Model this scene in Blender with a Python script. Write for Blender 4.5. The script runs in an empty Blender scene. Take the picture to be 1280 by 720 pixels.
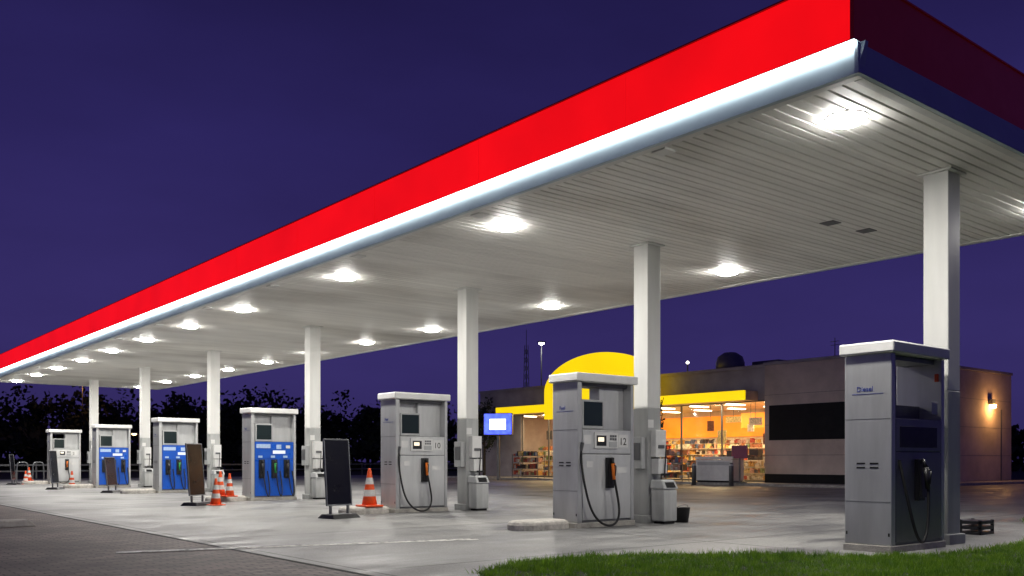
import bpy, math, random
import numpy as np
from mathutils import Vector
random.seed(7); np.random.seed(7)
S=bpy.context.scene
S.view_settings.view_transform='Standard'
S.view_settings.look='None'
S.view_settings.exposure=0

# ---------------------------------------------------------------- materials
def new_mat(name):
    m=bpy.data.materials.new(name); m.use_nodes=True
    nt=m.node_tree; b=nt.nodes['Principled BSDF']
    return m,nt,b
def mat(name,c,rough=0.5,metal=0.0,var=0.15,scale=3.0,bump=0.0,bscale=60,streak=False,coat=0):
    m,nt,b=new_mat(name); N=nt.nodes; L=nt.links
    tc=N.new('ShaderNodeTexCoord'); mp=N.new('ShaderNodeMapping')
    L.new(tc.outputs['Object'],mp.inputs[0])
    if streak: mp.inputs['Scale'].default_value=(1,1,0.18)
    n=N.new('ShaderNodeTexNoise'); n.inputs['Scale'].default_value=scale; n.inputs['Detail'].default_value=6; n.inputs['Roughness'].default_value=.6
    L.new(mp.outputs[0],n.inputs['Vector'])
    r=N.new('ShaderNodeMapRange'); r.inputs['From Min'].default_value=.3; r.inputs['From Max'].default_value=.7
    r.inputs['To Min'].default_value=1-var; r.inputs['To Max'].default_value=1+var*.4
    L.new(n.outputs[0],r.inputs[0])
    fac=r.outputs[0]
    if streak:
        # grime rising from the ground
        sp=N.new('ShaderNodeSeparateXYZ'); L.new(tc.outputs['Object'],sp.inputs[0])
        gr=N.new('ShaderNodeMapRange'); gr.inputs['From Min'].default_value=.05; gr.inputs['From Max'].default_value=.55; gr.inputs['To Min'].default_value=.72; gr.inputs['To Max'].default_value=1
        L.new(sp.outputs['Z'],gr.inputs[0]); mm=N.new('ShaderNodeMath'); mm.operation='MULTIPLY'; L.new(r.outputs[0],mm.inputs[0]); L.new(gr.outputs[0],mm.inputs[1]); fac=mm.outputs[0]
    mx=N.new('ShaderNodeVectorMath'); mx.operation='SCALE'; mx.inputs[0].default_value=c
    L.new(fac,mx.inputs['Scale']); L.new(mx.outputs[0],b.inputs['Base Color'])
    r2=N.new('ShaderNodeMapRange'); r2.inputs['To Min'].default_value=min(1,rough+.15); r2.inputs['To Max'].default_value=max(0.05,rough-.1)
    L.new(n.outputs[0],r2.inputs[0]); L.new(r2.outputs[0],b.inputs['Roughness'])
    b.inputs['Metallic'].default_value=metal
    if bump>0:
        n2=N.new('ShaderNodeTexNoise'); n2.inputs['Scale'].default_value=bscale; n2.inputs['Detail'].default_value=4
        L.new(tc.outputs['Object'],n2.inputs['Vector'])
        bp=N.new('ShaderNodeBump'); bp.inputs['Strength'].default_value=bump; bp.inputs['Distance'].default_value=.02
        L.new(n2.outputs[0],bp.inputs['Height']); L.new(bp.outputs[0],b.inputs['Normal'])
    return m
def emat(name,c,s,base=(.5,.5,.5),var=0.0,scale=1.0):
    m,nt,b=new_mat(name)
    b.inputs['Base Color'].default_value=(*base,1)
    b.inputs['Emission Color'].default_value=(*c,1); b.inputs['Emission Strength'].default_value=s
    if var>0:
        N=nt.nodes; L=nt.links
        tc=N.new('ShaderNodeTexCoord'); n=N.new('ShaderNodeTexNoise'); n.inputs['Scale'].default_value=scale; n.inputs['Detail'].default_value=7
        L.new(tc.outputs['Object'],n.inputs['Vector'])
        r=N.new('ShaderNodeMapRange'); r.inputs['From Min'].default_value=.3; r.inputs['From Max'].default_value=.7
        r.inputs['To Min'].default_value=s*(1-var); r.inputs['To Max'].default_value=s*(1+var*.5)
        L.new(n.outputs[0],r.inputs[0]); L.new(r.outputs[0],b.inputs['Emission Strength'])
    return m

M_steel=mat('pump_steel',(.60,.61,.605),.34,.45,.28,2.0,streak=True)
M_steel2=mat('pump_steel_door',(.66,.67,.66),.32,.30,.28,2.5,streak=True)
M_dsteel=mat('dark_steel',(.16,.165,.17),.4,.4,.2,3)
M_steel2_shaded=mat('diesel_door_steel_shaded',(.24,.245,.25),.32,.35,.25,2,streak=True)  # darker copy of the door steel: shade on the diesel doors put into colour
M_cap=mat('cap_white',(.82,.82,.80),.45,0,.12,4)
M_blue=mat('pump_blue',(.010,.10,.55),.28,0,.15,3)
M_black=mat('black_plastic',(.014,.014,.016),.4,0,.2,6)
M_rubber=mat('black_rubber',(.012,.012,.012),.6,0,.2,6)
M_screen=mat('screen_glass',(.02,.03,.03),.08,0,.1,3)
M_white=mat('white_plastic',(.75,.75,.73),.4,0,.1,5)
M_lightgrey=mat('light_grey_plastic',(.45,.46,.46),.45,0,.12,5)
M_bin=mat('bin_grey',(.52,.53,.52),.5,0,.3,5,streak=True)
M_orange=mat('nozzle_orange',(.85,.20,.015),.4,0,.1,8)
M_green=mat('nozzle_green',(.02,.30,.06),.4,0,.1,8)
M_cone=mat('cone_orange',(.80,.09,.012),.45,0,.25,9)
M_conew=mat('cone_white',(.65,.65,.62),.5,0,.25,12)
M_lcd=emat('lcd_lit',(1,.86,.6),1.1)
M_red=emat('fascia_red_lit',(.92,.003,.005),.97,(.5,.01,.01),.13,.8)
M_red_faint=mat('fascia_red_faint_glow',(.40,.006,.015),.35,0,.15,2)
M_red_faint.node_tree.nodes['Principled BSDF'].inputs['Emission Color'].default_value=(1,.02,.03,1)
M_red_faint.node_tree.nodes['Principled BSDF'].inputs['Emission Strength'].default_value=.012  # faint emission stands in for red spill light; these sides hold no lamp
M_band=mat('fascia_band',(.50,.60,.66),.4,0,.12,1.2)
M_tube=emat('led_strip',(.86,.97,1.0),9)
M_colw=mat('column_white',(.76,.76,.73),.45,0,.14,2.2,streak=True)
M_colg=mat('column_grey',(.46,.47,.46),.5,0,.25,3,streak=True)
M_conc=mat('kerb_concrete',(.42,.40,.36),.85,0,.35,6,.5,50)
M_lamp=emat('lamp_glass',(1,.98,.93),130)
M_lampring=mat('lamp_ring',(.8,.8,.8),.4,0,.05,5)
M_soil=mat('soil',(.018,.028,.009),.95,0,.4,5,.5,40)  # dark soil; under the lawn its darkness stands in for shade between blades
M_dark=mat('matt_black',(.006,.006,.007),.9,0,.1,4)  # plain matt black for slots, recesses and the annex window

def ceiling_mat():
    m,nt,b=new_mat('ceiling_panels'); N=nt.nodes; L=nt.links
    tc=N.new('ShaderNodeTexCoord')
    # soot drawn out along the ribs
    mp=N.new('ShaderNodeMapping'); mp.inputs['Scale'].default_value=(.30,.55,.3); L.new(tc.outputs['Object'],mp.inputs[0])
    n=N.new('ShaderNodeTexNoise'); n.inputs['Scale'].default_value=.8; n.inputs['Detail'].default_value=7; L.new(mp.outputs[0],n.inputs['Vector'])
    cr=N.new('ShaderNodeValToRGB'); e=cr.color_ramp.elements
    e[0].position=.30; e[0].color=(.60,.58,.53,1); e[1].position=.52; e[1].color=(.93,.92,.87,1)
    L.new(n.outputs[0],cr.inputs[0])
    # each plank a slightly different tone
    sp=N.new('ShaderNodeSeparateXYZ'); L.new(tc.outputs['Object'],sp.inputs[0])
    d=N.new('ShaderNodeMath'); d.operation='DIVIDE'; d.inputs[1].default_value=.16; L.new(sp.outputs['Y'],d.inputs[0])
    fl=N.new('ShaderNodeMath'); fl.operation='FLOOR'; L.new(d.outputs[0],fl.inputs[0])
    wn=N.new('ShaderNodeTexWhiteNoise'); wn.noise_dimensions='1D'; L.new(fl.outputs[0],wn.inputs['W'])
    r=N.new('ShaderNodeMapRange'); r.inputs['To Min'].default_value=.90; r.inputs['To Max'].default_value=1.02; L.new(wn.outputs['Value'],r.inputs[0])
    v=N.new('ShaderNodeVectorMath'); v.operation='SCALE'; L.new(cr.outputs[0],v.inputs[0]); L.new(r.outputs[0],v.inputs['Scale'])
    L.new(v.outputs[0],b.inputs['Base Color'])
    b.inputs['Roughness'].default_value=.5
    return m
M_ceil=ceiling_mat()

def concrete_mat():
    m,nt,b=new_mat('forecourt_concrete'); N=nt.nodes; L=nt.links
    tc=N.new('ShaderNodeTexCoord')
    def noise(s,d=6,sc=(1,1,1)):
        mp=N.new('ShaderNodeMapping'); mp.inputs['Scale'].default_value=sc; L.new(tc.outputs['Object'],mp.inputs[0])
        n=N.new('ShaderNodeTexNoise'); n.inputs['Scale'].default_value=s; n.inputs['Detail'].default_value=d; n.inputs['Roughness'].default_value=.62
        L.new(mp.outputs[0],n.inputs['Vector']); return n.outputs[0]
    a=noise(.22,8); c=noise(1.3,8,(.5,1.3,1)); g=noise(55,3)
    cr=N.new('ShaderNodeValToRGB'); e=cr.color_ramp.elements
    e[0].position=.38; e[0].color=(.10,.10,.102,1); e[1].position=.60; e[1].color=(.32,.315,.30,1)
    mx=N.new('ShaderNodeMix'); mx.inputs[0].default_value=.5; L.new(a,mx.inputs[2]); L.new(c,mx.inputs[3]); L.new(mx.outputs[0],cr.inputs[0])
    mg=N.new('ShaderNodeMapRange'); mg.inputs['From Min'].default_value=.3; mg.inputs['From Max'].default_value=.7; mg.inputs['To Min'].default_value=.70; mg.inputs['To Max'].default_value=1.2
    L.new(g,mg.inputs[0])
    vs=N.new('ShaderNodeVectorMath'); vs.operation='SCALE'; L.new(cr.outputs[0],vs.inputs[0]); L.new(mg.outputs[0],vs.inputs['Scale'])
    vo=N.new('ShaderNodeTexVoronoi'); vo.inputs['Scale'].default_value=.45; vo.inputs['Randomness'].default_value=1
    nv=N.new('ShaderNodeTexNoise'); nv.inputs['Scale'].default_value=2.5; L.new(tc.outputs['Object'],nv.inputs['Vector'])
    va=N.new('ShaderNodeVectorMath'); va.operation='MULTIPLY_ADD'; va.inputs[1].default_value=(.6,.6,0); L.new(nv.outputs['Color'],va.inputs[0]); L.new(tc.outputs['Object'],va.inputs[2])
    L.new(va.outputs[0],vo.inputs['Vector'])
    mo=N.new('ShaderNodeMapRange'); mo.inputs['From Min'].default_value=.08; mo.inputs['From Max'].default_value=.30; mo.inputs['To Min'].default_value=.34; mo.inputs['To Max'].default_value=1
    L.new(vo.outputs['Distance'],mo.inputs[0])
    v2=N.new('ShaderNodeVectorMath'); v2.operation='SCALE'; L.new(vs.outputs[0],v2.inputs[0]); L.new(mo.outputs[0],v2.inputs['Scale'])
    br=N.new('ShaderNodeTexBrick'); br.offset=0; br.inputs['Scale'].default_value=1; br.inputs['Brick Width'].default_value=5.2; br.inputs['Row Height'].default_value=4.6
    br.inputs['Mortar Size'].default_value=.022; br.inputs['Mortar Smooth'].default_value=.2
    br.inputs['Color1'].default_value=(1,1,1,1); br.inputs['Color2'].default_value=(.80,.80,.82,1); br.inputs['Mortar'].default_value=(.25,.25,.25,1)
    mpb=N.new('ShaderNodeMapping'); mpb.inputs['Location'].default_value=(.6,1.3,0); L.new(tc.outputs['Object'],mpb.inputs[0]); L.new(mpb.outputs[0],br.inputs['Vector'])
    v3=N.new('ShaderNodeVectorMath'); v3.operation='MULTIPLY'; L.new(v2.outputs[0],v3.inputs[0]); L.new(br.outputs['Color'],v3.inputs[1])
    L.new(v3.outputs[0],b.inputs['Base Color'])
    rr=N.new('ShaderNodeMapRange'); rr.inputs['From Min'].default_value=.35; rr.inputs['From Max'].default_value=.65; rr.inputs['To Min'].default_value=.36; rr.inputs['To Max'].default_value=.75
    L.new(c,rr.inputs[0]); L.new(rr.outputs[0],b.inputs['Roughness'])
    bp=N.new('ShaderNodeBump'); bp.inputs['Strength'].default_value=.35; bp.inputs['Distance'].default_value=.008; L.new(g,bp.inputs['Height']); L.new(bp.outputs[0],b.inputs['Normal'])
    return m
M_court=concrete_mat()
def paver_mat():
    m,nt,b=new_mat('block_pavers'); N=nt.nodes; L=nt.links
    tc=N.new('ShaderNodeTexCoord')
    br=N.new('ShaderNodeTexBrick'); br.inputs['Scale'].default_value=1; br.inputs['Brick Width'].default_value=.22; br.inputs['Row Height'].default_value=.11
    br.inputs['Mortar Size'].default_value=.009; br.inputs['Color1'].default_value=(.10,.08,.072,1); br.inputs['Color2'].default_value=(.20,.155,.135,1); br.inputs['Mortar'].default_value=(.02,.018,.017,1)
    L.new(tc.outputs['Object'],br.inputs['Vector'])
    n=N.new('ShaderNodeTexNoise'); n.inputs['Scale'].default_value=.6; n.inputs['Detail'].default_value=8; L.new(tc.outputs['Object'],n.inputs['Vector'])
    r=N.new('ShaderNodeMapRange'); r.inputs['From Min'].default_value=.3; r.inputs['From Max'].default_value=.7; r.inputs['To Min'].default_value=.5; r.inputs['To Max'].default_value=1.25; L.new(n.outputs[0],r.inputs[0])
    v=N.new('ShaderNodeVectorMath'); v.operation='SCALE'; L.new(br.outputs['Color'],v.inputs[0]); L.new(r.outputs[0],v.inputs['Scale']); L.new(v.outputs[0],b.inputs['Base Color'])
    b.inputs['Roughness'].default_value=.7
    bp=N.new('ShaderNodeBump'); bp.inputs['Strength'].default_value=.6; bp.inputs['Distance'].default_value=.008; bp.invert=True; L.new(br.outputs['Fac'],bp.inputs['Height']); L.new(bp.outputs[0],b.inputs['Normal'])
    return m
M_paver=paver_mat()

# ---------------------------------------------------------------- mesh builder
class MB:
    def __init__(s): s.v=[]; s.f=[]; s.m=[]
    def quad(s,a,b,c,d,m=0):
        i=len(s.v); s.v+= [a,b,c,d]; s.f.append((i,i+1,i+2,i+3)); s.m.append(m)
    def box(s,x0,x1,y0,y1,z0,z1,m=0):
        i=len(s.v)
        s.v+=[(x0,y0,z0),(x1,y0,z0),(x1,y1,z0),(x0,y1,z0),(x0,y0,z1),(x1,y0,z1),(x1,y1,z1),(x0,y1,z1)]
        for f in ((0,3,2,1),(4,5,6,7),(0,1,5,4),(1,2,6,5),(2,3,7,6),(3,0,4,7)):
            s.f.append(tuple(i+k for k in f)); s.m.append(m)
        return s
    def hexa(s,p,m=0):
        i=len(s.v); s.v+=list(p)
        for f in ((0,3,2,1),(4,5,6,7),(0,1,5,4),(1,2,6,5),(2,3,7,6),(3,0,4,7)):
            s.f.append(tuple(i+k for k in f)); s.m.append(m)
        return s
    def lathe(s,prof,cx=0,cy=0,seg=20,m=0,mats=None,axis='z'):
        i=len(s.v)
        for r,z in prof:
            for k in range(seg):
                a=2*math.pi*k/seg
                s.v.append((cx+r*math.cos(a),cy+r*math.sin(a),z))
        for j in range(len(prof)-1):
            for k in range(seg):
                s.f.append((i+j*seg+k,i+j*seg+(k+1)%seg,i+(j+1)*seg+(k+1)%seg,i+(j+1)*seg+k)); s.m.append(mats[j] if mats else m)
        s.f.append(tuple(i+k for k in range(seg))[::-1]); s.m.append(mats[0] if mats else m)
        s.f.append(tuple(i+(len(prof)-1)*seg+k for k in range(seg))); s.m.append(mats[-1] if mats else m)
        return s
    def cyl(s,p,q,r0,r1=None,seg=10,m=0):
        r1=r0 if r1 is None else r1
        p=Vector(p); q=Vector(q); d=(q-p).normalized(); t=Vector((0,0,1)) if abs(d.z)<.9 else Vector((1,0,0))
        u=d.cross(t).normalized(); w=d.cross(u); i=len(s.v)
        for c,r in ((p,r0),(q,r1)):
            for k in range(seg):
                a=2*math.pi*k/seg; s.v.append(tuple(c+u*r*math.cos(a)+w*r*math.sin(a)))
        for k in range(seg):
            s.f.append((i+k,i+seg+k,i+seg+(k+1)%seg,i+(k+1)%seg)); s.m.append(m)
        s.f.append(tuple(i+k for k in range(seg))); s.m.append(m); s.f.append(tuple(i+seg+k for k in range(seg))[::-1]); s.m.append(m)
        return s
    def obj(s,name,mats,parent=None,bevel=0,smooth=False):
        me=bpy.data.meshes.new(name); me.from_pydata([tuple(v) for v in s.v],[],s.f)
        for m in (mats if isinstance(mats,(list,tuple)) else [mats]): me.materials.append(m)
        me.polygons.foreach_set('material_index',s.m)
        if smooth: me.polygons.foreach_set('use_smooth',[len(f)==4 for f in s.f])
        me.update()
        o=bpy.data.objects.new(name,me); S.collection.objects.link(o)
        if parent: o.parent=parent
        if bevel:
            b=o.modifiers.new('bev','BEVEL'); b.width=bevel; b.segments=2; b.limit_method='ANGLE'; b.angle_limit=math.radians(40)
        return o
def empty(name,loc=(0,0,0),rz=0):
    e=bpy.data.objects.new(name,None); S.collection.objects.link(e); e.location=loc; e.rotation_euler[2]=rz; e.empty_display_size=.2
    return e
def hose(name,pts,r,parent,m=None):
    cu=bpy.data.curves.new(name,'CURVE'); cu.dimensions='3D'; cu.bevel_depth=r; cu.bevel_resolution=3; cu.resolution_u=10
    sp=cu.splines.new('NURBS'); sp.points.add(len(pts)-1)
    for p,c in zip(sp.points,pts): p.co=(*c,1)
    sp.use_endpoint_u=True; sp.order_u=4
    cu.materials.append(m or M_rubber)
    o=bpy.data.objects.new(name,cu); S.collection.objects.link(o); o.parent=parent
def text(name,body,loc,rot,size,m,parent):
    cu=bpy.data.curves.new(name,'FONT'); cu.body=body; cu.size=size; cu.extrude=.001; cu.materials.append(m)
    o=bpy.data.objects.new(name,cu); S.collection.objects.link(o); o.parent=parent; o.location=loc; o.rotation_euler=rot
R90=math.radians(90)
def light(name,kind,loc,power,col,parent=None,size=.3,rot=(0,0,0),shape='DISK'):
    l=bpy.data.lights.new(name,kind); l.energy=power; l.color=col
    if kind=='AREA': l.shape=shape; l.size=size
    elif kind=='POINT': l.shadow_soft_size=size
    o=bpy.data.objects.new(name,l); S.collection.objects.link(o); o.location=loc; o.rotation_euler=rot
    if parent: o.parent=parent
    return o

# ---------------------------------------------------------------- ground
g=MB(); g.quad((-400,-400,0),(400,-400,0),(400,400,0),(-400,400,0)); g.obj('ground',M_soil)
g=MB(); g.quad((4.45,-40,.008),(33.5,-40,.008),(33.5,58,.008),(4.45,58,.008)); g.quad((33.5,-40,.008),(60,-40,.008),(60,19,.008),(33.5,19,.008)); g.obj('forecourt_pavement',M_court)
g=MB(); g.quad((-60,-40,.004),(4.40,-40,.004),(4.40,62,.004),(-60,62,.004)); g.obj('block_paving',M_paver)
g=MB(); g.box(4.40,4.45,-40,58,-.05,.006); g.obj('drain_channel',M_dark)
def paint_mat():
    m,nt,b=new_mat('worn_paint'); N=nt.nodes; L=nt.links
    tc=N.new('ShaderNodeTexCoord'); n=N.new('ShaderNodeTexNoise'); n.inputs['Scale'].default_value=9; n.inputs['Detail'].default_value=8; L.new(tc.outputs['Object'],n.inputs['Vector'])
    cr=N.new('ShaderNodeValToRGB'); e=cr.color_ramp.elements; e[0].position=.38; e[0].color=(.2,.19,.18,1); e[1].position=.52; e[1].color=(.78,.77,.72,1)
    L.new(n.outputs[0],cr.inputs[0]); L.new(cr.outputs[0],b.inputs['Base Color']); b.inputs['Roughness'].default_value=.75; return m
M_paint=paint_mat()
def strip(x0,y0,x1,y1,w,z):
    d=Vector((x1-x0,y1-y0,0)).normalized(); n=Vector((-d.y,d.x,0))*w/2
    a=Vector((x0,y0,z)); b=Vector((x1,y1,z)); g=MB(); g.quad(a-n,b-n,b+n,a+n); return g
strip(3.2,11.33,7.6,10.12,.19,.012).obj('painted_line',M_paint)
g=MB(); g.box(32.2,34.0,18,46,0,.12); g.box(34.0,48,18.0,19.2,0,.12); g.obj('shop_sidewalk',M_conc,bevel=.02)
g=MB(); g.hexa([(2.2,16.7,0),(3.5,16.8,0),(3.5,17.3,0),(2.2,17.3,0),(2.25,16.75,.11),(3.4,16.88,.11),(3.4,17.25,.11),(2.25,17.25,.11)]); g.obj('kerb_block',M_conc,bevel=.03)

# ---------------------------------------------------------------- lawn
poly=[(4.4,3),(4.8,6.0),(5.3,7.0),(6.2,7.45),(7.1,7.4),(7.9,7.0),(8.7,6.4),(9.4,5.6),(10.0,5.05),(11.4,4.95),(13.0,5.1),(14.6,5.4),(16,6.1),(17.5,7.0),(30,7.2),(30,-8),(4.4,-8)]
me=bpy.data.meshes.new('lawn'); me.from_pydata([(x,y,.03) for x,y in poly],[],[tuple(range(len(poly)))[::-1]]); me.materials.append(M_soil)
def inside(px,py):
    c=np.zeros(len(px),bool); n=len(poly); j=n-1
    for i in range(n):
        xi,yi=poly[i]; xj,yj=poly[j]
        cond=((yi>py)!=(yj>py))&(px<(xj-xi)*(py-yi)/(yj-yi+1e-9)+xi); c^=cond; j=i
    return c
lawn=empty('lawn')
o=bpy.data.objects.new('lawn_soil',me); S.collection.objects.link(o); o.parent=lawn
# tufted distribution: blades gather round random tuft centres
nt_=26000; tx=np.random.uniform(4.0,20,nt_); ty=np.random.uniform(1.0,7.8,nt_); th=np.random.uniform(.5,1.35,nt_)
per=11; n=nt_*per
idx=np.repeat(np.arange(nt_),per)
px=tx[idx]+np.random.normal(0,.028,n); py=ty[idx]+np.random.normal(0,.028,n)
jx=px+np.random.normal(0,.05,n); jy=py+np.random.normal(0,.05,n)
k=inside(jx,jy)&(px*.631+py*.776>7.3); px=px[k]; py=py[k]; idx=idx[k]; n=len(px)
patch=.5+.5*np.sin(px*2.1+1.3*np.sin(py*1.7))*np.cos(py*2.6+px*.7)
h=np.random.uniform(.03,.075,n)*(.7+.5*patch)*th[idx]; w=np.random.uniform(.003,.006,n); an=np.random.uniform(0,2*np.pi,n); le=np.random.uniform(.005,.06,n); la=np.random.uniform(0,2*np.pi,n)
V=np.zeros((n,3,3))
V[:,0]=np.stack([px-np.cos(an)*w,py-np.sin(an)*w,np.full(n,.025)],1)
V[:,1]=np.stack([px+np.cos(an)*w,py+np.sin(an)*w,np.full(n,.025)],1)
V[:,2]=np.stack([px+np.cos(la)*le,py+np.sin(la)*le,.03+h],1)
me=bpy.data.meshes.new('grass_blades'); me.vertices.add(3*n); me.vertices.foreach_set('co',V.ravel())
me.loops.add(3*n); me.loops.foreach_set('vertex_index',np.arange(3*n)); me.polygons.add(n); me.polygons.foreach_set('loop_start',np.arange(0,3*n,3)); me.update(calc_edges=True)
M_grass,nt,b=new_mat('grass_green'); N=nt.nodes; L=nt.links
tc=N.new('ShaderNodeTexCoord'); n1=N.new('ShaderNodeTexNoise'); n1.inputs['Scale'].default_value=5; n1.inputs['Detail'].default_value=10; n1.inputs['Roughness'].default_value=.75; L.new(tc.outputs['Object'],n1.inputs['Vector'])
cr=N.new('ShaderNodeValToRGB'); e=cr.color_ramp.elements; e[0].position=.36; e[0].color=(.045,.14,.008,1); e[1].position=.66; e[1].color=(.24,.40,.03,1); L.new(n1.outputs[0],cr.inputs[0])
L.new(cr.outputs[0],b.inputs['Base Color']); b.inputs['Roughness'].default_value=.5
tr=N.new('ShaderNodeBsdfTranslucent'); L.new(cr.outputs[0],tr.inputs['Color']); ms=N.new('ShaderNodeMixShader'); ms.inputs[0].default_value=.45
L.new(b.outputs[0],ms.inputs[1]); L.new(tr.outputs[0],ms.inputs[2]); L.new(ms.outputs[0],N['Material Output'].inputs[0])
me.materials.append(M_grass); o=bpy.data.objects.new('grass_blades',me); S.collection.objects.link(o); o.parent=lawn

# ---------------------------------------------------------------- canopy
CZ=4.87; X0,X1,Y0,Y1=8.25,16.3,4.80,50.0
can=empty('fuel_station_canopy')
g=MB(); y=Y0+.12; p=.16
while y<Y1-.2:
    a=y; b=y+p-.035; c=y+p
    g.quad((X0+.1,b,CZ),(X1-.1,b,CZ),(X1-.1,a,CZ),(X0+.1,a,CZ))
    g.quad((X0+.1,b+.008,CZ+.02),(X1-.1,b+.008,CZ+.02),(X1-.1,b,CZ),(X0+.1,b,CZ))
    g.quad((X0+.1,c-.008,CZ+.02),(X1-.1,c-.008,CZ+.02),(X1-.1,b+.008,CZ+.02),(X0+.1,b+.008,CZ+.02))
    g.quad((X0+.1,c,CZ),(X1-.1,c,CZ),(X1-.1,c-.008,CZ+.02),(X0+.1,c-.008,CZ+.02))
    y=c
g.obj('ceiling_panels',M_ceil,can)
g=MB(); g.box(X0+.03,X0+.13,Y0+.03,Y1,CZ-.012,CZ+.05); g.box(X1-.13,X1-.03,Y0+.03,Y1,CZ-.012,CZ+.05); g.box(X0+.14,X1-.14,Y0+.03,Y0+.13,CZ-.012,CZ+.05); g.box(X0+.14,X1-.14,Y1-.25,Y1-.02,CZ-.012,CZ+.05)
yy=7.4
while yy<49: g.box(X0+.14,X0+.34,yy,yy+.22,CZ-.025,CZ+.01); yy+=3.71
g.obj('ceiling_trim',M_colw,can,.004)
g=MB(); g.box(X0+.25,X1-.25,Y0+.2,Y1-.2,CZ+.08,5.75); g.obj('roof_deck',M_dsteel,can)
g=MB(); TI=.13
def band(x_out,x_in,y0,y1,sg):
    g.hexa([(x_out,y0,CZ-.01),(x_out+sg*.12,y0,CZ-.01),(x_out+sg*.12,y1,CZ-.01),(x_out,y1,CZ-.01),(x_in,y0,5.225),(x_in+sg*.05,y0,5.225),(x_in+sg*.05,y1,5.225),(x_in,y1,5.225)])
band(X0-.03,X0+TI,Y0,Y1,1); band(X1+.03,X1-TI,Y0,Y1,-1)
g.hexa([(X0-.03,Y0-.02,CZ-.008),(X1+.03,Y0-.02,CZ-.008),(X1+.03,Y0+.03,CZ-.008),(X0-.03,Y0+.03,CZ-.008),(X0+.08,Y0+.06,5.22),(X1-.11,Y0+.06,5.22),(X1-.11,Y0+.09,5.22),(X0+.08,Y0+.09,5.22)])
g.box(X0,X1,Y1,Y1+.05,CZ-.01,5.2)
g.obj('fascia_band',M_band,can)
g=MB(); g.box(X0+.030,X0+.075,Y0+.07,Y1,5.185,5.228); g.obj('led_strip',M_tube,can)
g=MB(); g.box(X0+.02,X0+.22,Y0+.06,Y1,5.229,5.236); g.obj('led_strip_shelf',M_colw,can)
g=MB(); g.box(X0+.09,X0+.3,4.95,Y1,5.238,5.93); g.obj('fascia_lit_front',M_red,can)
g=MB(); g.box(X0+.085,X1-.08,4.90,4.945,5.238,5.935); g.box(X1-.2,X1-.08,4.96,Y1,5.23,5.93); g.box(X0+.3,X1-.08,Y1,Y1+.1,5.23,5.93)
g.obj('fascia_side_faint_glow',M_red_faint,can,.004)
M_redseam=emat('fascia_seam',(.78,.003,.006),.88,(.3,.01,.01))
g=MB(); yy=8
while yy<49.5: g.box(X0+.087,X0+.092,yy,yy+.008,5.24,5.929); yy+=3.05
g.obj('fascia_seams',M_redseam,can)
g=MB(); g.box(X0+.07,X1-.06,4.885,Y1+.12,5.936,5.955); g.obj('roof_coping',M_red_faint,can)
COLY=[5.8,11.0,16.3,23.7,31.1,38.5,46.0]; CX=12.0
for i,cy in enumerate(COLY):
    g=MB(); s=.165
    g.box(CX-s,CX+s,cy-s,cy+s,2.0,CZ); g.box(CX-s-.06,CX+s+.06,cy-s-.06,cy+s+.06,CZ-.03,CZ-.001)
    g.box(CX-s-.003,CX+s+.003,cy-s-.003,cy+s+.003,.1,2.0,1); g.box(CX-s-.05,CX+s+.05,cy-s-.05,cy+s+.05,.0,.14,1)
    g.obj('column_%d'%(i+1),[M_colw,M_colg],can,.012)
g=MB()
for vx,vy in ((13.0,8.0),(13.9,7.9)): g.box(vx,vx+.24,vy,vy+.24,CZ-.012,CZ-.002)
g.obj('ceiling_vents',M_dsteel,can)
def lampf(x,y):
    g=MB(); g.lathe([(.235,CZ-.002),(.23,CZ-.010),(.212,CZ-.012),(.208,CZ-.006)],x,y,28); g.obj('lamp_ring',M_lampring,can,smooth=True)
    g=MB(); g.lathe([(.205,CZ-.010),(.20,CZ-.04),(.165,CZ-.058),(.08,CZ-.068),(.01,CZ-.07)],x,y,28); g.obj('lamp_lens',M_lamp,can,smooth=True)
    light('lamp_light','AREA',(x,y,CZ-.08),122,(1,.96,.88),can,.30)
for y in [5.52,11.5,16.8,22.0,25.7,29.45,33.2,37.0,40.8,44.6,48.6]:
    lampf(9.24,y); lampf(14.9,y)

# ---------------------------------------------------------------- pumps
def nozzle(e,x,z,col,yf=-.30):
    g=MB(); g.box(x-.08,x+.08,yf-.05,yf-.003,z-.34,z+.16,0); g.hexa([(x-.06,yf-.09,z-.3),(x+.06,yf-.09,z-.3),(x+.06,yf-.05,z-.3),(x-.06,yf-.05,z-.3),(x-.06,yf-.055,z+.1),(x+.06,yf-.055,z+.1),(x+.06,yf-.05,z+.1),(x-.06,yf-.05,z+.1)],0)
    g.obj('nozzle_holster',M_black,e,.008)
    g=MB(); g.cyl((x-.01,yf-.13,z-.2),(x,yf-.10,z+.06),.028,.035,10,0); g.cyl((x,yf-.10,z+.06),(x+.01,yf-.06,z+.16),.03,.014,10,1); g.cyl((x+.0,yf-.15,z-.14),(x+.0,yf-.165,z+.02),.010,.010,8,1)
    g.cyl((x,yf-.165,z+.02),(x,yf-.10,z+.05),.010,.010,8,1)
    g.obj('nozzle',[col,M_black],e,smooth=True)
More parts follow.
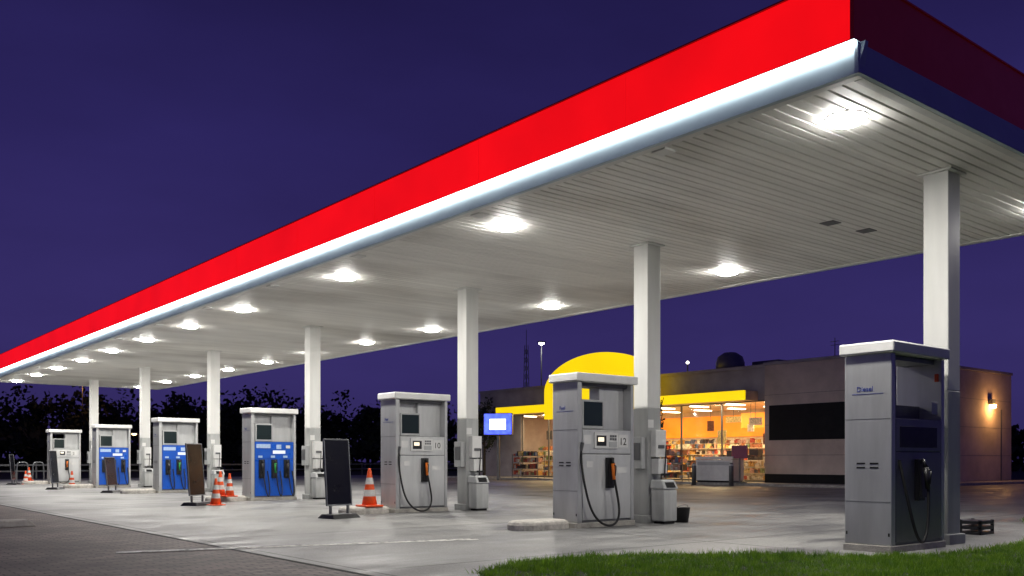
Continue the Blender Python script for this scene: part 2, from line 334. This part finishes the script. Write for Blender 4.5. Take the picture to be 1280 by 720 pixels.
def pump(name,X,Y,style,num=None,ztop=2.5):
    e=empty(name,(X,Y,0)); W=1.3
    g=MB(); g.box(-.02,W+.02,-.31,.31,0,.09); g.obj('plinth',M_conc,e,.01)
    g=MB(); g.box(0,.10,-.30,.30,.09,2.36); g.box(W-.07,W,-.30,.30,.09,2.36); g.obj('end_panels',M_steel,e,.012)
    g=MB(); g.box(.102,W-.072,-.275,.275,.09,1.6); g.obj('body',M_dsteel,e,.004)
    g=MB(); g.box(-.05,W+.05,-.35,.35,2.362,2.5); g.obj('cap',M_cap,e,.02)
    g=MB(); g.box(.102,W-.072,-.2,.2,2.30,2.358); g.obj('cap_soffit',M_dsteel,e)
    g=MB()
    for yy in (-.14,.03):
        for zz in (1.0,1.05): g.box(-.003,.001,yy,yy+.11,zz,zz+.018)
    g.box(-.003,.001,-.28,-.26,.2,.24); g.box(-.003,.001,.26,.28,.2,.24)
    g.obj('vent_slots',M_dark,e)
    g=MB(); g.box(-.002,.001,-.29,.29,.60,.605); g.box(-.002,.001,-.29,.29,1.585,1.59); g.obj('end_panel_seams',M_dsteel,e)
    M_txt=M_bluetxt
    text('fuel_label','Diesel' if style=='diesel' else 'Fuel',(-.003,.14 if style=='diesel' else .13,1.92),(R90,0,-R90),.085,M_txt,e)
    g=MB(); g.box(-.003,.001,-.20,.20,1.885,1.890); g.obj('label_rule',M_txt,e)
    for sg in (-1,1):
        def yb(a,b): return (a,b) if sg<0 else (-b,-a)
        g=MB()
        if style=='blue':
            y0,y1=yb(-.298,-.276)
            for k in range(3): 
                a=.112+k*.372; g.box(a,a+.362,y0,y1,.13,1.12)
            g.box(.112,W-.08,y0,y1,1.13,1.59)
            g.obj('door_panels',M_blue,e,.005)
        else:
            y0,y1=yb(-.298,-.276); g.box(.112,W-.08,y0,y1,.13,1.19); g.box(.112,W-.08,y0,y1,1.205,1.59)
            g.obj('door_panels',M_steel2_shaded if style=='diesel' else M_steel2,e,.005)
    if style=='diesel':
        g=MB(); g.box(.13,.42,-.14,.2,1.6,2.12,0); g.box(.42,W-.08,-.02,.04,1.6,1.78,0); g.box(.95,1.1,-.31,-.297,1.66,1.82,1); g.obj('inner_housing',[M_dsteel,M_lightgrey],e,.01)
        g=MB(); g.box(1.19,1.215,-.27,-.22,2.08,2.18); g.obj('hose_hook',M_cone,e,.008)
        g=MB(); g.box(.2,1.1,-.304,-.297,1.25,1.5); g.obj('display_cover',M_black,e,.004)
        nozzle(e,.62,.95,M_black); hose('hose',[(.62,-.43,.8),(.60,-.45,.4),(.5,-.46,.1),(.3,-.46,.12),(.2,-.42,.5),(.18,-.3,1.1)],.018,e)
        return e
    g=MB(); g.box(.14,.63,-.26,-.10,1.604,2.08,0); g.box(.30,.46,-.1,.1,1.604,1.9,0); g.obj('screen_housing',M_lightgrey,e,.012)
    g=MB(); g.box(.175,.595,-.266,-.258,1.655,2.045); g.obj('screen',M_screen,e,.003)
    g=MB(); g.box(.14,.63,.10,.26,1.604,2.08,0); g.obj('screen_housing_back',M_lightgrey,e,.012)
    g=MB(); g.box(.66,W-.075,-.12,.12,1.604,2.30); 
    if style!='open': g.box(.102,.66,-.04,.04,1.604,2.30)
    g.obj('upper_panel',M_steel2,e,.004)
    if style in('grey','open'):
        g=MB(); g.box(.36,.90,-.325,-.297,1.29,1.55,0); g.box(.68,.87,-.329,-.324,1.31,1.40,2); g.box(.40,.62,-.330,-.324,1.33,1.50,1); g.obj('payment_terminal',[M_white,M_black,M_lightgrey],e,.004)
        g=MB(); g.box(.43,.56,-.334,-.329,1.40,1.47); g.obj('display',M_lcd,e)
        g=MB()
        for a in range(3):
            for b in range(2): g.box(.70+a*.055,.74+a*.055,-.333,-.328,1.425+b*.05,1.46+b*.05)
        g.obj('keypad',M_dsteel,e)
        g=MB(); g.box(.93,1.15,-.303,-.297,1.31,1.52); g.obj('number_plate',M_white,e)
        if num: text('pump_number',num,(.945,-.305,1.35),(R90,0,0),.17,M_black,e)
        g=MB(); g.box(.14,.30,-.302,-.297,1.36,1.50); g.box(.2,.34,-.302,-.297,.98,1.08); g.box(.9,1.1,-.302,-.297,.88,.98); g.obj('stickers',M_white,e)
        nozzle(e,.70,.98,M_orange)
        hose('hose',[(.70,-.43,.8),(.74,-.45,.55),(.80,-.47,.28),(.70,-.5,.05),(.42,-.5,.02),(.16,-.47,.22),(.06,-.42,.6),(.05,-.33,1.0),(.08,-.29,1.3)],.019,e)
        g=MB(); g.cyl((.08,-.29,1.25),(.08,-.33,1.38),.03); g.obj('hose_outlet',M_dsteel,e)
    else:
        g=MB(); g.box(.15,.55,-.304,-.297,1.42,1.53,0); g.box(.72,.86,-.304,-.297,1.40,1.52,0); g.box(1.0,1.12,-.304,-.297,1.42,1.5,1)
        for k in range(3): g.box(.2+k*.36,.32+k*.36,-.303,-.297,1.16,1.22,0)
        g.obj('labels',[M_bluelab,M_white],e)
        g=MB(); g.box(.62,.98,-.304,-.297,1.27,1.36); g.obj('display',M_lcd2,e)
        for k,c in enumerate((M_black,M_green,M_black)):
            x=.29+k*.36; nozzle(e,x,.95,c)
            hose('hose',[(x,-.43,.78),(x+.03,-.45,.45),(x+.09,-.47,.12),(x+.17,-.46,.10),(x+.19,-.42,.4),(x+.17,-.31,.8)],.016,e)
    return e
M_bluetxt=mat('label_blue',(.02,.045,.28),.5,0,.05,5)
M_bluelab=mat('label_pale',(.45,.6,.85),.5,0,.2,20)
M_lcd2=emat('lcd_white',(.8,.9,1),.6)
PX=10.05
pump('diesel_pump',10.2,5.82,'diesel')
pump('fuel_pump',PX,11.0,'open','12')
pump('fuel_pump',PX,16.45,'grey','10')
pump('fuel_pump',PX,23.7,'blue')
pump('fuel_pump',PX,31.1,'blue')
pump('fuel_pump',PX,38.5,'blue')
pump('fuel_pump',PX,46.0,'open','2')

def nose(x,y,L=1.1,W=.58,H=.15):
    g=MB(); seg=12; out=[]
    for k in range(seg+1):
        a=math.pi/2+math.pi*k/seg; out.append((W/2*math.cos(a),W/2*math.sin(a)))
    out=[(px_-L/2+W/2,py_) for px_,py_ in out]+[( -px_+L/2-W/2,-py_) for px_,py_ in out]
    rings=[(1,0),(1,H*.6),(.96,H*.85),(.86,H)]
    n=len(out)
    for s_,z in rings:
        for a,b in out: g.v.append((a*s_,b*s_,z))
    for j in range(3):
        for k in range(n): g.f.append((j*n+k,j*n+(k+1)%n,(j+1)*n+(k+1)%n,(j+1)*n+k)); g.m.append(0)
    g.f.append(tuple(3*n+k for k in range(n))); g.m.append(0)
    o=g.obj('island_kerb',M_kerb,None,smooth=False); o.location=(x,y,0); return o
M_kerb=mat('island_kerb_paint',(.55,.52,.47),.8,0,.45,8,.5,40)
for y in (11.0,16.45,23.7,31.1,38.5,46.0): nose(9.48,y)

def service(cy,extra=True):
    e=empty('windscreen_wash_station',(CX,cy,0))
    g=MB(); g.box(-.10,.16,-.30,-.17,1.15,1.62,0); g.box(-.08,.14,-.34,-.17,.86,1.12,0); g.box(-.05,.11,-.315,-.299,1.3,1.36,1)
    g.obj('dispenser',[M_white,M_dsteel],e,.02)
    g=MB(); g.cyl((.05,-.36,.8),(.08,-.37,1.35),.012,.012,8,0); g.box(-.02,.16,-.39,-.35,.83,.87,0); g.obj('squeegee',M_black,e)
    g=MB(); g.box(-.27,-.17,-.12,.14,.95,1.5,0); g.box(-.285,-.27,-.09,.1,1.1,1.4,1); g.obj('control_box',[M_lightgrey,M_dsteel],e,.015)
    g=MB(); g.box(-.16,-.02,-.172,-.1685,1.66,1.80); g.obj('notice',M_white,e)
    b=empty('trash_bin',(CX-.02,cy-.40,0))
    g=MB(); g.box(-.15,.19,-.14,.15,.05,.60,0); g.box(-.12,.16,-.12,.12,0,.05,1)
    g.obj('bin_body',[M_bin,M_dark],b,.02)
    g=MB(); g.hexa([(-.17,-.17,.60),(.21,-.17,.60),(.21,.17,.60),(-.17,.17,.60),(-.15,-.08,.76),(.19,-.08,.76),(.19,.16,.76),(-.15,.16,.76)],0); g.obj('bin_lid',M_lightgrey,b,.025)
    g=MB(); g.hexa([(-.09,-.165,.63),(.13,-.165,.63),(.13,-.14,.63),(-.09,-.14,.63),(-.09,-.112,.72),(.13,-.112,.72),(.13,-.09,.72),(-.09,-.09,.72)]); g.obj('bin_opening',M_dark,b)
for cy in COLY[1:]: service(cy)
e=empty('column_switch_box',(CX,COLY[0],0)); g=MB(); g.box(-.24,-.17,-.1,.1,1.1,1.55,0); g.box(-.25,-.24,-.06,.06,1.2,1.45,1); g.obj('box',[M_lightgrey,M_dsteel],e,.015)
e=empty('bucket',(12.5,10.65,0)); g=MB(); g.lathe([(.12,0),(.155,.26),(.165,.27),(.15,.27),(.11,.03)],seg=20); g.obj('pail',M_black,e,smooth=True)
hose('handle',[(-.16,0,.26),(-.12,-.1,.33),(.12,-.1,.33),(.16,0,.26)],.006,e,M_dsteel)
e=empty('black_crate',(13.9,6.2,0)); g=MB()
for z in (0.0,.08,.16): g.box(-.22,.22,-.16,.16,z,z+.05)
for a in (-.22,.18):
    for b in (-.16,.12): g.box(a,a+.04,b,b+.04,.0,.22)
g.obj('crate_slats',M_black,e,.006)

def cone(x,y,z=0,h=.7):
    e=empty('traffic_cone',(x,y,z)); s=h/.7
    g=MB(); g.box(-.19*s,.19*s,-.19*s,.19*s,0,.035*s); g.obj('base',M_cone,e,.015)
    prof=[(.14,.035),(.115,.19),(.095,.31),(.078,.41),(.055,.53),(.03,.68),(.024,.70)]
    g=MB(); g.lathe([(a*s,b*s) for a,b in prof],seg=20,mats=[0,1,0,1,0,0,0]); g.obj('cone_body',[M_cone,M_conew],e,smooth=True)
cone(9.55,16.35,.15,.78); cone(9.72,16.62,.15,.6)
cone(8.43,21.7,0,.66); cone(9.34,23.1,.15,.6); cone(9.25,23.5,.15,.66); cone(9.36,46.6,.15,.62); cone(9.1,46.0,.0,.62); cone(9.6,40.0,0,.66)

M_poster=mat('poster_dark',(.007,.0075,.009),.22,0,.6,2.5)
def board(x,y,rz,H=1.5,W=.66):
    e=empty('pavement_sign',(x,y,0),rz)
    g=MB(); f=.026; z0=.24; lean=.10
    def bar(xa,xb,za,zb,m=0,y0=-.02,y1=.02):
        fa=lean*(za-z0)/(H-z0); fb=lean*(zb-z0)/(H-z0)
        g.hexa([(xa,y0+fa,za),(xb,y0+fa,za),(xb,y1+fa,za),(xa,y1+fa,za),(xa,y0+fb,zb),(xb,y0+fb,zb),(xb,y1+fb,zb),(xa,y1+fb,zb)],m)
    bar(-W/2,-W/2+f,z0,H); bar(W/2-f,W/2,z0,H); bar(-W/2+f,W/2-f,z0,z0+f); bar(-W/2+f,W/2-f,H-f,H)
    g.obj('frame',M_frame,e,.006)
    g=MB(); bar(-W/2+f,W/2-f,z0+f,H-f,0,-.012,.012); g.obj('poster_panel',M_poster,e)
    g=MB(); g.box(-W/2+.08,-W/2+.12,-.02,.02,.08,z0); g.box(W/2-.12,W/2-.08,-.02,.02,.08,z0); g.obj('legs',M_dsteel,e)
    g=MB(); g.hexa([(-W/2-.04,-.24,0),(W/2+.04,-.24,0),(W/2+.04,.24,0),(-W/2-.04,.24,0),(-W/2+.02,-.17,.09),(W/2-.02,-.17,.09),(W/2-.02,.17,.09),(-W/2+.02,.17,.09)]); g.obj('weighted_base',M_black,e,.02)
M_frame=mat('sign_frame',(.20,.21,.22),.35,.6,.15,6)
board(8.40,15.5,math.radians(12),1.5,.62); board(8.07,21.96,math.radians(37)); board(8.35,37.2,math.radians(56),1.45); board(9.0,32.3,math.radians(46),1.2); board(8.5,45.4,math.radians(60),1.35,.5)
e=empty('hoop_barrier',(9.4,49.5,0))
for k in range(3): hose('hoop',[(k*.7,0,0),(k*.7,0,.9),(k*.7+.05,0,1.0),(k*.7+.45,0,1.0),(k*.7+.5,0,.9),(k*.7+.5,0,0)],.03,e,M_frame)

# ---------------------------------------------------------------- shop building
shop=empty('service_station_shop')
M_wall=mat('shop_render_beige',(.60,.49,.42),.85,0,.3,.7,.3,30)
M_wall2=mat('shop_cladding_grey',(.38,.35,.36),.7,0,.25,1.2,.2,30)
M_yel=emat('yellow_sign_lit',(1,.70,.0),1.0,(.7,.5,.02),.10,.5)
M_or=emat('orange_wall_glow',(1,.30,.01),.75,(.8,.25,.02),.35,1.3)  # wall panels are no lamps; emission paints the bright interior light on them
M_floor=mat('shop_floor',(.50,.42,.33),.4,0,.15,2)
M_iw=mat('shop_interior_white',(.75,.62,.44),.6,0,.25,1.5)
SX=34.0
g=MB()
g.box(SX,SX+.25,41.0,44.9,0,5.15); g.box(SX,SX+.25,24.05,41.0,3.75,5.15)
g.box(SX+.25,44.8,44.65,44.9,0,5.15); g.box(44.8,45.05,24.05,44.9,0,5.15)
g.box(SX-.05,45.1,24.05,44.95,5.153,5.30)
g.obj('shop_walls',M_wall2,shop)
g=MB(); g.box(SX-.35,47.0,19.3,24.0,0,5.2); g.obj('annex_walls',M_wall,shop,.02)
g=MB(); g.box(SX-.40,47.05,19.25,24.04,5.203,5.33); g.obj('annex_coping',M_wall2,shop,.01)
g=MB(); g.box(SX-.38,SX-.352,19.9,23.75,1.95,3.45); g.box(SX-.37,SX-.352,19.35,19.40,.2,5.1); g.box(SX-.36,SX-.352,19.31,23.99,.12,.5); g.obj('annex_dark_window',M_dark,shop,.01)
g=MB(); g.box(38.0,39.0,19.27,19.298,.12,2.25); g.obj('annex_door',M_dsteel,shop,.01)
g=MB()
for z in (1.3,2.6,3.9): g.box(SX-.354,SX-.349,19.31,23.99,z,z+.015); g.box(SX-.3,46.9,19.296,19.301,z,z+.015)
g.obj('annex_panel_joints',M_dsteel,shop)
g=MB(); g.box(33.0,33.12,24.6,29.6,3.72,4.14); g.box(33.0,33.12,37.4,42.1,3.72,4.14); g.obj('yellow_fascia',M_yel,shop,.01)
g=MB(); g.box(33.12,SX-.003,24.6,42.1,3.72,4.14); g.obj('entrance_canopy',M_iw,shop)
g=MB(); seg=28; yc,hw=33.5,3.95; pts=[(yc+hw*math.cos(math.pi*k/seg),4.75+1.8*math.sin(math.pi*k/seg)) for k in range(seg+1)]
pts=[(yc+hw,3.3)]+pts+[(yc-hw,3.3)]
n=len(pts)
for xx in (32.7,33.0):
    for a,b in pts: g.v.append((xx,a,b))
g.f.append(tuple(range(n))); g.m.append(0); g.f.append(tuple(range(n,2*n))[::-1]); g.m.append(0)
for k in range(n): g.f.append((k,n+k,n+(k+1)%n,(k+1)%n)); g.m.append(0)
g.obj('yellow_arch_sign',M_yel,shop)
g=MB(); g.box(SX+.05,44.7,24.1,44.6,.05,.1); g.obj('interior_floor',M_floor,shop)
g=MB(); g.box(40.5,40.6,24.1,44.6,.1,3.9); g.box(SX+.26,40.5,24.06,24.2,.1,3.9); g.box(SX+.26,40.5,24.2,44.6,3.78,3.85); g.obj('interior_shell',M_iw,shop)
g=MB(); g.box(40.42,40.49,25,44,2.35,3.5); g.box(38.0,38.1,24.6,28.5,2.7,3.45); g.box(SX+.3,37.6,24.21,24.24,2.5,3.4); g.box(37.9,38.0,36.5,40.5,2.7,3.4); g.obj('orange_glow_panels',M_or,shop)
g=MB()
for y in (24.15,26.6,29.0,31.4,33.8,36.2,38.6,40.9): g.box(SX+.02,SX+.09,y-.035,y+.035,.1,3.74)
g.box(SX+.025,SX+.085,24.1,41,.1,.2); g.box(SX+.025,SX+.085,24.1,41,3.68,3.745)
g.obj('window_frames',M_dsteel,shop)
mg,nt,b=new_mat('shop_glass'); N=nt.nodes; t=N.new('ShaderNodeBsdfTransparent'); gl=N.new('ShaderNodeBsdfGlossy'); gl.inputs['Roughness'].default_value=.03; ms=N.new('ShaderNodeMixShader'); ms.inputs[0].default_value=.05
nt.links.new(t.outputs[0],ms.inputs[1]); nt.links.new(gl.outputs[0],ms.inputs[2]); nt.links.new(ms.outputs[0],N['Material Output'].inputs[0])
g=MB(); g.quad((SX+.05,24.1,.2),(SX+.05,41,.2),(SX+.05,41,3.7),(SX+.05,24.1,3.7)); g.obj('window_glass',mg,shop)
GC=[mat('goods_%d'%i,c,.5,0,.6,14) for i,c in enumerate([(.55,.08,.04),(.75,.42,.10),(.75,.68,.55),(.12,.16,.28),(.20,.28,.12),(.62,.35,.28),(.78,.60,.25),(.35,.14,.07),(.06,.04,.035),(.80,.74,.62)])]
g=MB(); sh=MB()
def shelf(x0,x1,y0,y1,H):
    sh.box(x0,x1,y0,y1,.1,.2)
    lv=int(H/.3)
    for l in range(lv):
        z=.2+l*.3; sh.box(x0,x1,y0,y1,z-.015,z)
        yy=y0; c=random.randrange(10)
        while yy<y1-.06:
            w=random.uniform(.05,.13); hh=random.uniform(.12,.25)
            if random.random()<.35: c=random.randrange(10)
            if random.random()<.93: g.box(x0+.01+random.uniform(0,.1),x0+.3,yy,min(yy+w,y1),z,z+hh,c)
            yy+=w+.008
shelf(35.2,35.7,24.6,27.0,1.3); shelf(35.0,35.5,27.6,28.9,1.2); shelf(37.2,37.7,24.6,32.5,1.8); shelf(40.0,40.4,24.6,44,2.2)
shelf(35.2,35.7,38.6,40.7,1.5); shelf(37.0,37.5,36,43,1.9); shelf(35.3,35.8,31,33,1.3)
g.obj('shelf_goods',GC,shop); sh.obj('shelves',M_iw,shop)
g=MB(); g.box(35.9,36.5,25.5,29.2,.1,1.15,0); g.box(35.95,36.3,26.0,26.5,1.16,1.6,1); g.box(35.95,36.3,27.4,27.8,1.16,1.55,1); g.obj('counter',[M_white,M_black],shop)
g=MB()
for k,(x,y,z,w,h) in enumerate([(35.2,25.6,2.7,.7,.35),(36.2,27.6,2.9,.9,.3),(35.6,28.5,2.5,.4,.5),(36.5,39.5,2.6,1.0,.35),(35.5,40.2,2.3,.5,.5),(36.2,26.6,2.45,.35,.35),(34.8,27.2,1.9,.5,.6),(34.9,24.8,1.8,.35,.5)]):
    g.box(x,x+.03,y-w/2,y+w/2,z,z+h,(k*2)%5); g.box(x+.01,x+.02,y-.01,y+.01,z+h,3.78,3)
g.obj('hanging_signs',[GC[9],GC[0],GC[6],M_dsteel,GC[7]],shop)
M_tl=emat('shop_ceiling_light',(1,.85,.6),9)
g=MB()
for y in np.arange(25,44,2.2):
    for x in (35.4,38.4): g.box(x,x+1.2,y,y+.25,3.73,3.76)
g.obj('ceiling_lights',M_tl,shop)
for y in (25.6,29,33,37,40.5): light('interior_light','AREA',(36.4,y,3.6),185,(1,.72,.36),shop,1.5)
light('entrance_light','AREA',(33.5,27,3.65),45,(1,.8,.5),shop,.8); light('entrance_light','AREA',(33.5,39.5,3.65),45,(1,.8,.5),shop,.8)
g=MB(); g.lathe([(.7,5.3),(.7,5.9),(.6,6.2),(.3,6.4),(.05,6.42)],37,28.4,20); g.obj('roof_vent_cowl',M_dsteel,shop,smooth=True)
g=MB(); g.box(38.2,40.2,26.4,28,5.3,6.0); g.obj('roof_ac_unit',M_dsteel,shop,.04)
g=MB(); g.cyl((34.5,29.0,5.3),(34.5,29.0,5.75),.03); g.lathe([(.01,5.72),(.07,5.76),(.08,5.82),(.01,5.88)],34.5,29.0,10,1); g.obj('roof_lamp',[M_dsteel,emat('roof_lamp_glow',(1,.9,.8),6)],shop)
g=MB(); g.cyl((34.6,21.2,5.3),(34.6,21.2,6.2),.02,.015)
for z in (5.9,6.05): g.cyl((34.6,21.0,z),(34.6,21.4,z),.012)
g.cyl((38,20.3,5.3),(38,20.3,6.1),.1,.1); g.obj('roof_antenna',M_dsteel,shop)
g=MB(); g.box(44.5,44.8,19.1,19.3,3.7,3.95,0); g.lathe([(.02,3.5),(.13,3.55),(.15,3.7),(.02,3.72)],44.65,19.15,12,1); g.obj('wall_lamp',[M_dsteel,emat('sodium_glow',(1,.55,.15),22)],shop)
light('wall_lamp_light','POINT',(44.65,18.85,3.45),75,(1,.5,.16),shop,.12)
g=MB(); g.box(45.8,45.9,19.28,19.299,.1,3.5); g.obj('downpipe',M_dsteel,shop)

e=empty('ice_chest_freezer',(32.6,25.6,.12)); g=MB(); g.box(-.4,.4,-1.0,1.0,.08,1.0,0); g.box(-.36,.36,-.95,.95,0,.08,1); g.box(-.42,.42,-1.02,1.02,1.02,1.13,0); g.box(-.408,-.399,-.9,.9,.75,.9,2); g.obj('cabinet',[M_white,M_dark,M_lightgrey],e,.02)
e=empty('price_sign',(32.3,24.3,.12)); g=MB(); g.box(-.03,.03,-.4,.4,1.05,1.6,1); g.box(-.03,.03,-.03,.03,0,1.05,0); g.box(-.2,.2,-.25,.25,0,.05,0); g.obj('sign',[M_dsteel,mat('sign_purple',(.30,.06,.12),.5)],e,.01)
def rack(x,y,L):
    e=empty('display_rack',(x,y,.12)); g=MB()
    for yy in (-L/2,L/2): g.box(-.25,-.22,yy-.015,yy+.015,0,1.3,0); g.box(.22,.25,yy-.015,yy+.015,0,1.3,0)
    for z in (.15,.5,.85,1.2):
        g.box(-.25,.25,-L/2,L/2,z,z+.02,0); yy=-L/2
        while yy<L/2-.1:
            w=random.uniform(.08,.18); g.box(-.22,.1,yy,yy+w,z+.02,z+.02+random.uniform(.1,.28),random.randrange(1,11)); yy+=w+.02
    g.obj('rack',[M_dsteel]+GC[:10],e)
rack(32.7,28.3,1.4); rack(32.7,38.8,2.2); rack(32.8,30.6,1.2)
def bollard(x,y):
    e=empty('bollard',(x,y,.0)); g=MB(); g.lathe([(.1,0),(.1,.85),(.09,.93),(.05,.98),(.01,.99)],seg=16,mats=[0,1,0,0,0]); g.obj('post',[M_dsteel,M_conew],e,smooth=True)
for y in (24.2,26.2,28.2,30.2): bollard(31.6,y)
e=empty('illuminated_sign',(31.0,39.3,0),math.radians(38)); g=MB(); g.box(-.15,.15,-.8,.8,2.45,3.65,0); g.box(-.08,.08,-.08,.08,0,2.45,0); g.obj('sign_box',M_dsteel,e,.03)
g=MB(); g.box(-.165,-.151,-.76,.76,2.5,3.61,0); g.box(-.172,-.166,-.45,.45,2.75,3.33,1); g.obj('sign_face',[emat('sign_blue',(.06,.10,1),2.6,(.05,.05,.3),.5,4),emat('sign_white',(.9,.95,1),3.2)],e)

# ---------------------------------------------------------------- trees
M_bark=mat('bark',(.05,.04,.03),.9,0,.3,8)
M_leaf=mat('leaves',(.03,.045,.02),.85,0,.6,.8)
def leaves(g,c,rad,n,size,m=1,spread=.42):
    cl=[(Vector((random.gauss(0,spread),random.gauss(0,spread),random.gauss(0,spread))),random.uniform(.22,.42)) for _ in range(max(6,n//45))]
    for _ in range(n):
        cc,rr=random.choice(cl); p=cc+Vector((random.gauss(0,1),random.gauss(0,1),random.gauss(0,1)))*rr*.45
        p=Vector((c[0]+p.x*rad[0],c[1]+p.y*rad[1],max(.1,c[2]+p.z*rad[2])))
        u=Vector((random.gauss(0,1),random.gauss(0,1),random.gauss(0,1))).normalized(); v=u.cross(Vector((random.gauss(0,1),random.gauss(0,1),random.gauss(0,1)))).normalized()
        s=size*random.uniform(.6,1.3); g.quad(p-u*s-v*s*.5,p+u*s-v*s*.5,p+u*s*.8+v*s*.5,p-u*s*.8+v*s*.5,m)
def tree(x,y,H,R,n,sz):
    e=empty('tree',(x,y,0)); g=MB(); g.cyl((0,0,0),(.05,.03,H*.55),H*.022,H*.012,10)
    for k in range(7):
        a=k*2.4; z=H*(.35+.05*k); g.cyl((.04,.02,z),(R*.7*math.cos(a),R*.7*math.sin(a),z+H*.22),H*.009,H*.003,6)
    g.obj('trunk',M_bark,e); g=MB(); leaves(g,(0,0,H*.72),(R,R,H*.3),n,sz,0); g.obj('foliage',M_leaf,e)
tree(33.0,43.2,4.8,1.0,1400,.08); tree(31.2,28.0,4.8,.45,420,.07)
g=MB()
def row(p,q,step,h0,h1):
    p=Vector(p); q=Vector(q); L=(q-p).length; k=0
    while k<L:
        c=p+(q-p)*(k/L); c+=Vector((random.uniform(-3,3),random.uniform(-3,3))); H=random.uniform(h0,h1)
        g.cyl((c.x,c.y,0),(c.x,c.y,H*.6),.2,.1,6,0); leaves(g,(c.x,c.y,H*.52),(H*.42,H*.42,H*.38),900,.24,1,.34)
        leaves(g,(c.x,c.y,H*.22),(H*.6,H*.6,H*.25),300,.5,1)
        k+=step*random.uniform(.6,1.2)
row((-60,112),(18,104),2.6,7.5,9.8); row((18,104),(50,84),2.3,7.5,9.8); row((50,84),(80,62),3,6.5,9); row((80,62),(100,34),4,5,7); row((100,34),(115,-20),4,5,7)
g.obj('tree_row',[M_bark,M_leaf])
def slamp(x,y,H,col,s,power=0,arm=1.0):
    e=empty('street_lamp',(x,y,0)); g=MB(); g.cyl((0,0,0),(0,0,H),.09,.05,8,0); g.cyl((0,0,H),(-arm*.6,-arm*.8,H+.15),.04,.035,6,0); g.box(-arm*.6-.35,-arm*.6+.2,-arm*.8-.2,-arm*.8+.2,H+.08,H+.22,0)
    g.obj('pole',M_dsteel,e); g=MB(); g.lathe([(.02,H-.1),(.22,H-.02),(.24,H+.07),(.02,H+.078)],-arm*.6-.08,-arm*.8,10); g.obj('lamp_head',emat('street_glow',col,s),e)
    if power: light('street_light','POINT',(-arm*.6,-arm*.8,H-.3),power,col,e,.2)
slamp(52.5,60.5,11.1,(1,.97,.9),14,150)
slamp(24,96,8.5,(1,.45,.12),9,60); slamp(36,70,11,(1,.9,.8),.6); slamp(16,93,9.2,(1,.5,.15),8)
slamp(27.5,90,3.5,(1,.6,.25),8); slamp(33,84,2.6,(1,.8,.5),6)
e=empty('radio_mast',(57.5,68.5,0)); g=MB(); H=12.3
for a,b in ((-.3,-.3),(.3,-.3),(.3,.3),(-.3,.3)): g.cyl((a,b,0),(a*.4,b*.4,H),.04,.03,6)
z=0
while z<H-.8:
    w=.3*(1-.6*z/H); g.cyl((-w,-w,z),(w,-w,z+.8),.02); g.cyl((w,-w,z),(w,w,z+.8),.02); g.cyl((w,w,z),(-w,w,z+.8),.02); g.cyl((-w,w,z),(-w,-w,z+.8),.02); z+=.8
g.cyl((0,0,H),(0,0,H+1.5),.03); g.obj('lattice',M_dsteel,e)
e=empty('boundary_fence'); g=MB()
for k in range(24): g.box(8+k*2.2,8.08+k*2.2,60.0,60.08,0,.9)
g.box(8,60,59.96,60.0,.75,.85); g.box(8,60,59.96,60.0,.4,.48); g.obj('rails',M_dsteel,e)

# ---------------------------------------------------------------- world
w=bpy.data.worlds.new('World'); S.world=w; w.use_nodes=True; nt=w.node_tree; N=nt.nodes; L=nt.links
bg=N['Background']; tc=N.new('ShaderNodeTexCoord'); sx=N.new('ShaderNodeSeparateXYZ'); L.new(tc.outputs['Generated'],sx.inputs[0])
cr=N.new('ShaderNodeValToRGB'); E=cr.color_ramp.elements
E[0].position=0; E[0].color=(.030,.022,.105,1); E[1].position=.55; E[1].color=(.012,.009,.058,1)
x=E.new(.12); x.color=(.036,.026,.132,1); x=E.new(.32); x.color=(.023,.017,.100,1)
n=N.new('ShaderNodeTexNoise'); n.inputs['Scale'].default_value=2.2; n.inputs['Detail'].default_value=5; mp=N.new('ShaderNodeMapping'); mp.inputs['Scale'].default_value=(1,1,3); L.new(tc.outputs['Generated'],mp.inputs[0]); L.new(mp.outputs[0],n.inputs['Vector'])
r=N.new('ShaderNodeMapRange'); r.inputs['From Min'].default_value=.3; r.inputs['From Max'].default_value=.7; r.inputs['To Min'].default_value=.82; r.inputs['To Max'].default_value=1.16; L.new(n.outputs[0],r.inputs[0])
L.new(sx.outputs['Z'],cr.inputs[0]); L.new(cr.outputs[0],bg.inputs['Color']); L.new(r.outputs[0],bg.inputs['Strength'])

# ---------------------------------------------------------------- camera
c=bpy.data.cameras.new('camera'); c.sensor_width=36; c.lens=36*1147/1280; c.shift_y=215/1280; c.clip_end=1500; c.clip_start=.05
co=bpy.data.objects.new('camera',c); S.collection.objects.link(co); co.location=(0,0,1.1); co.rotation_euler=(R90,0,-math.atan2(.631,.776)); S.camera=co
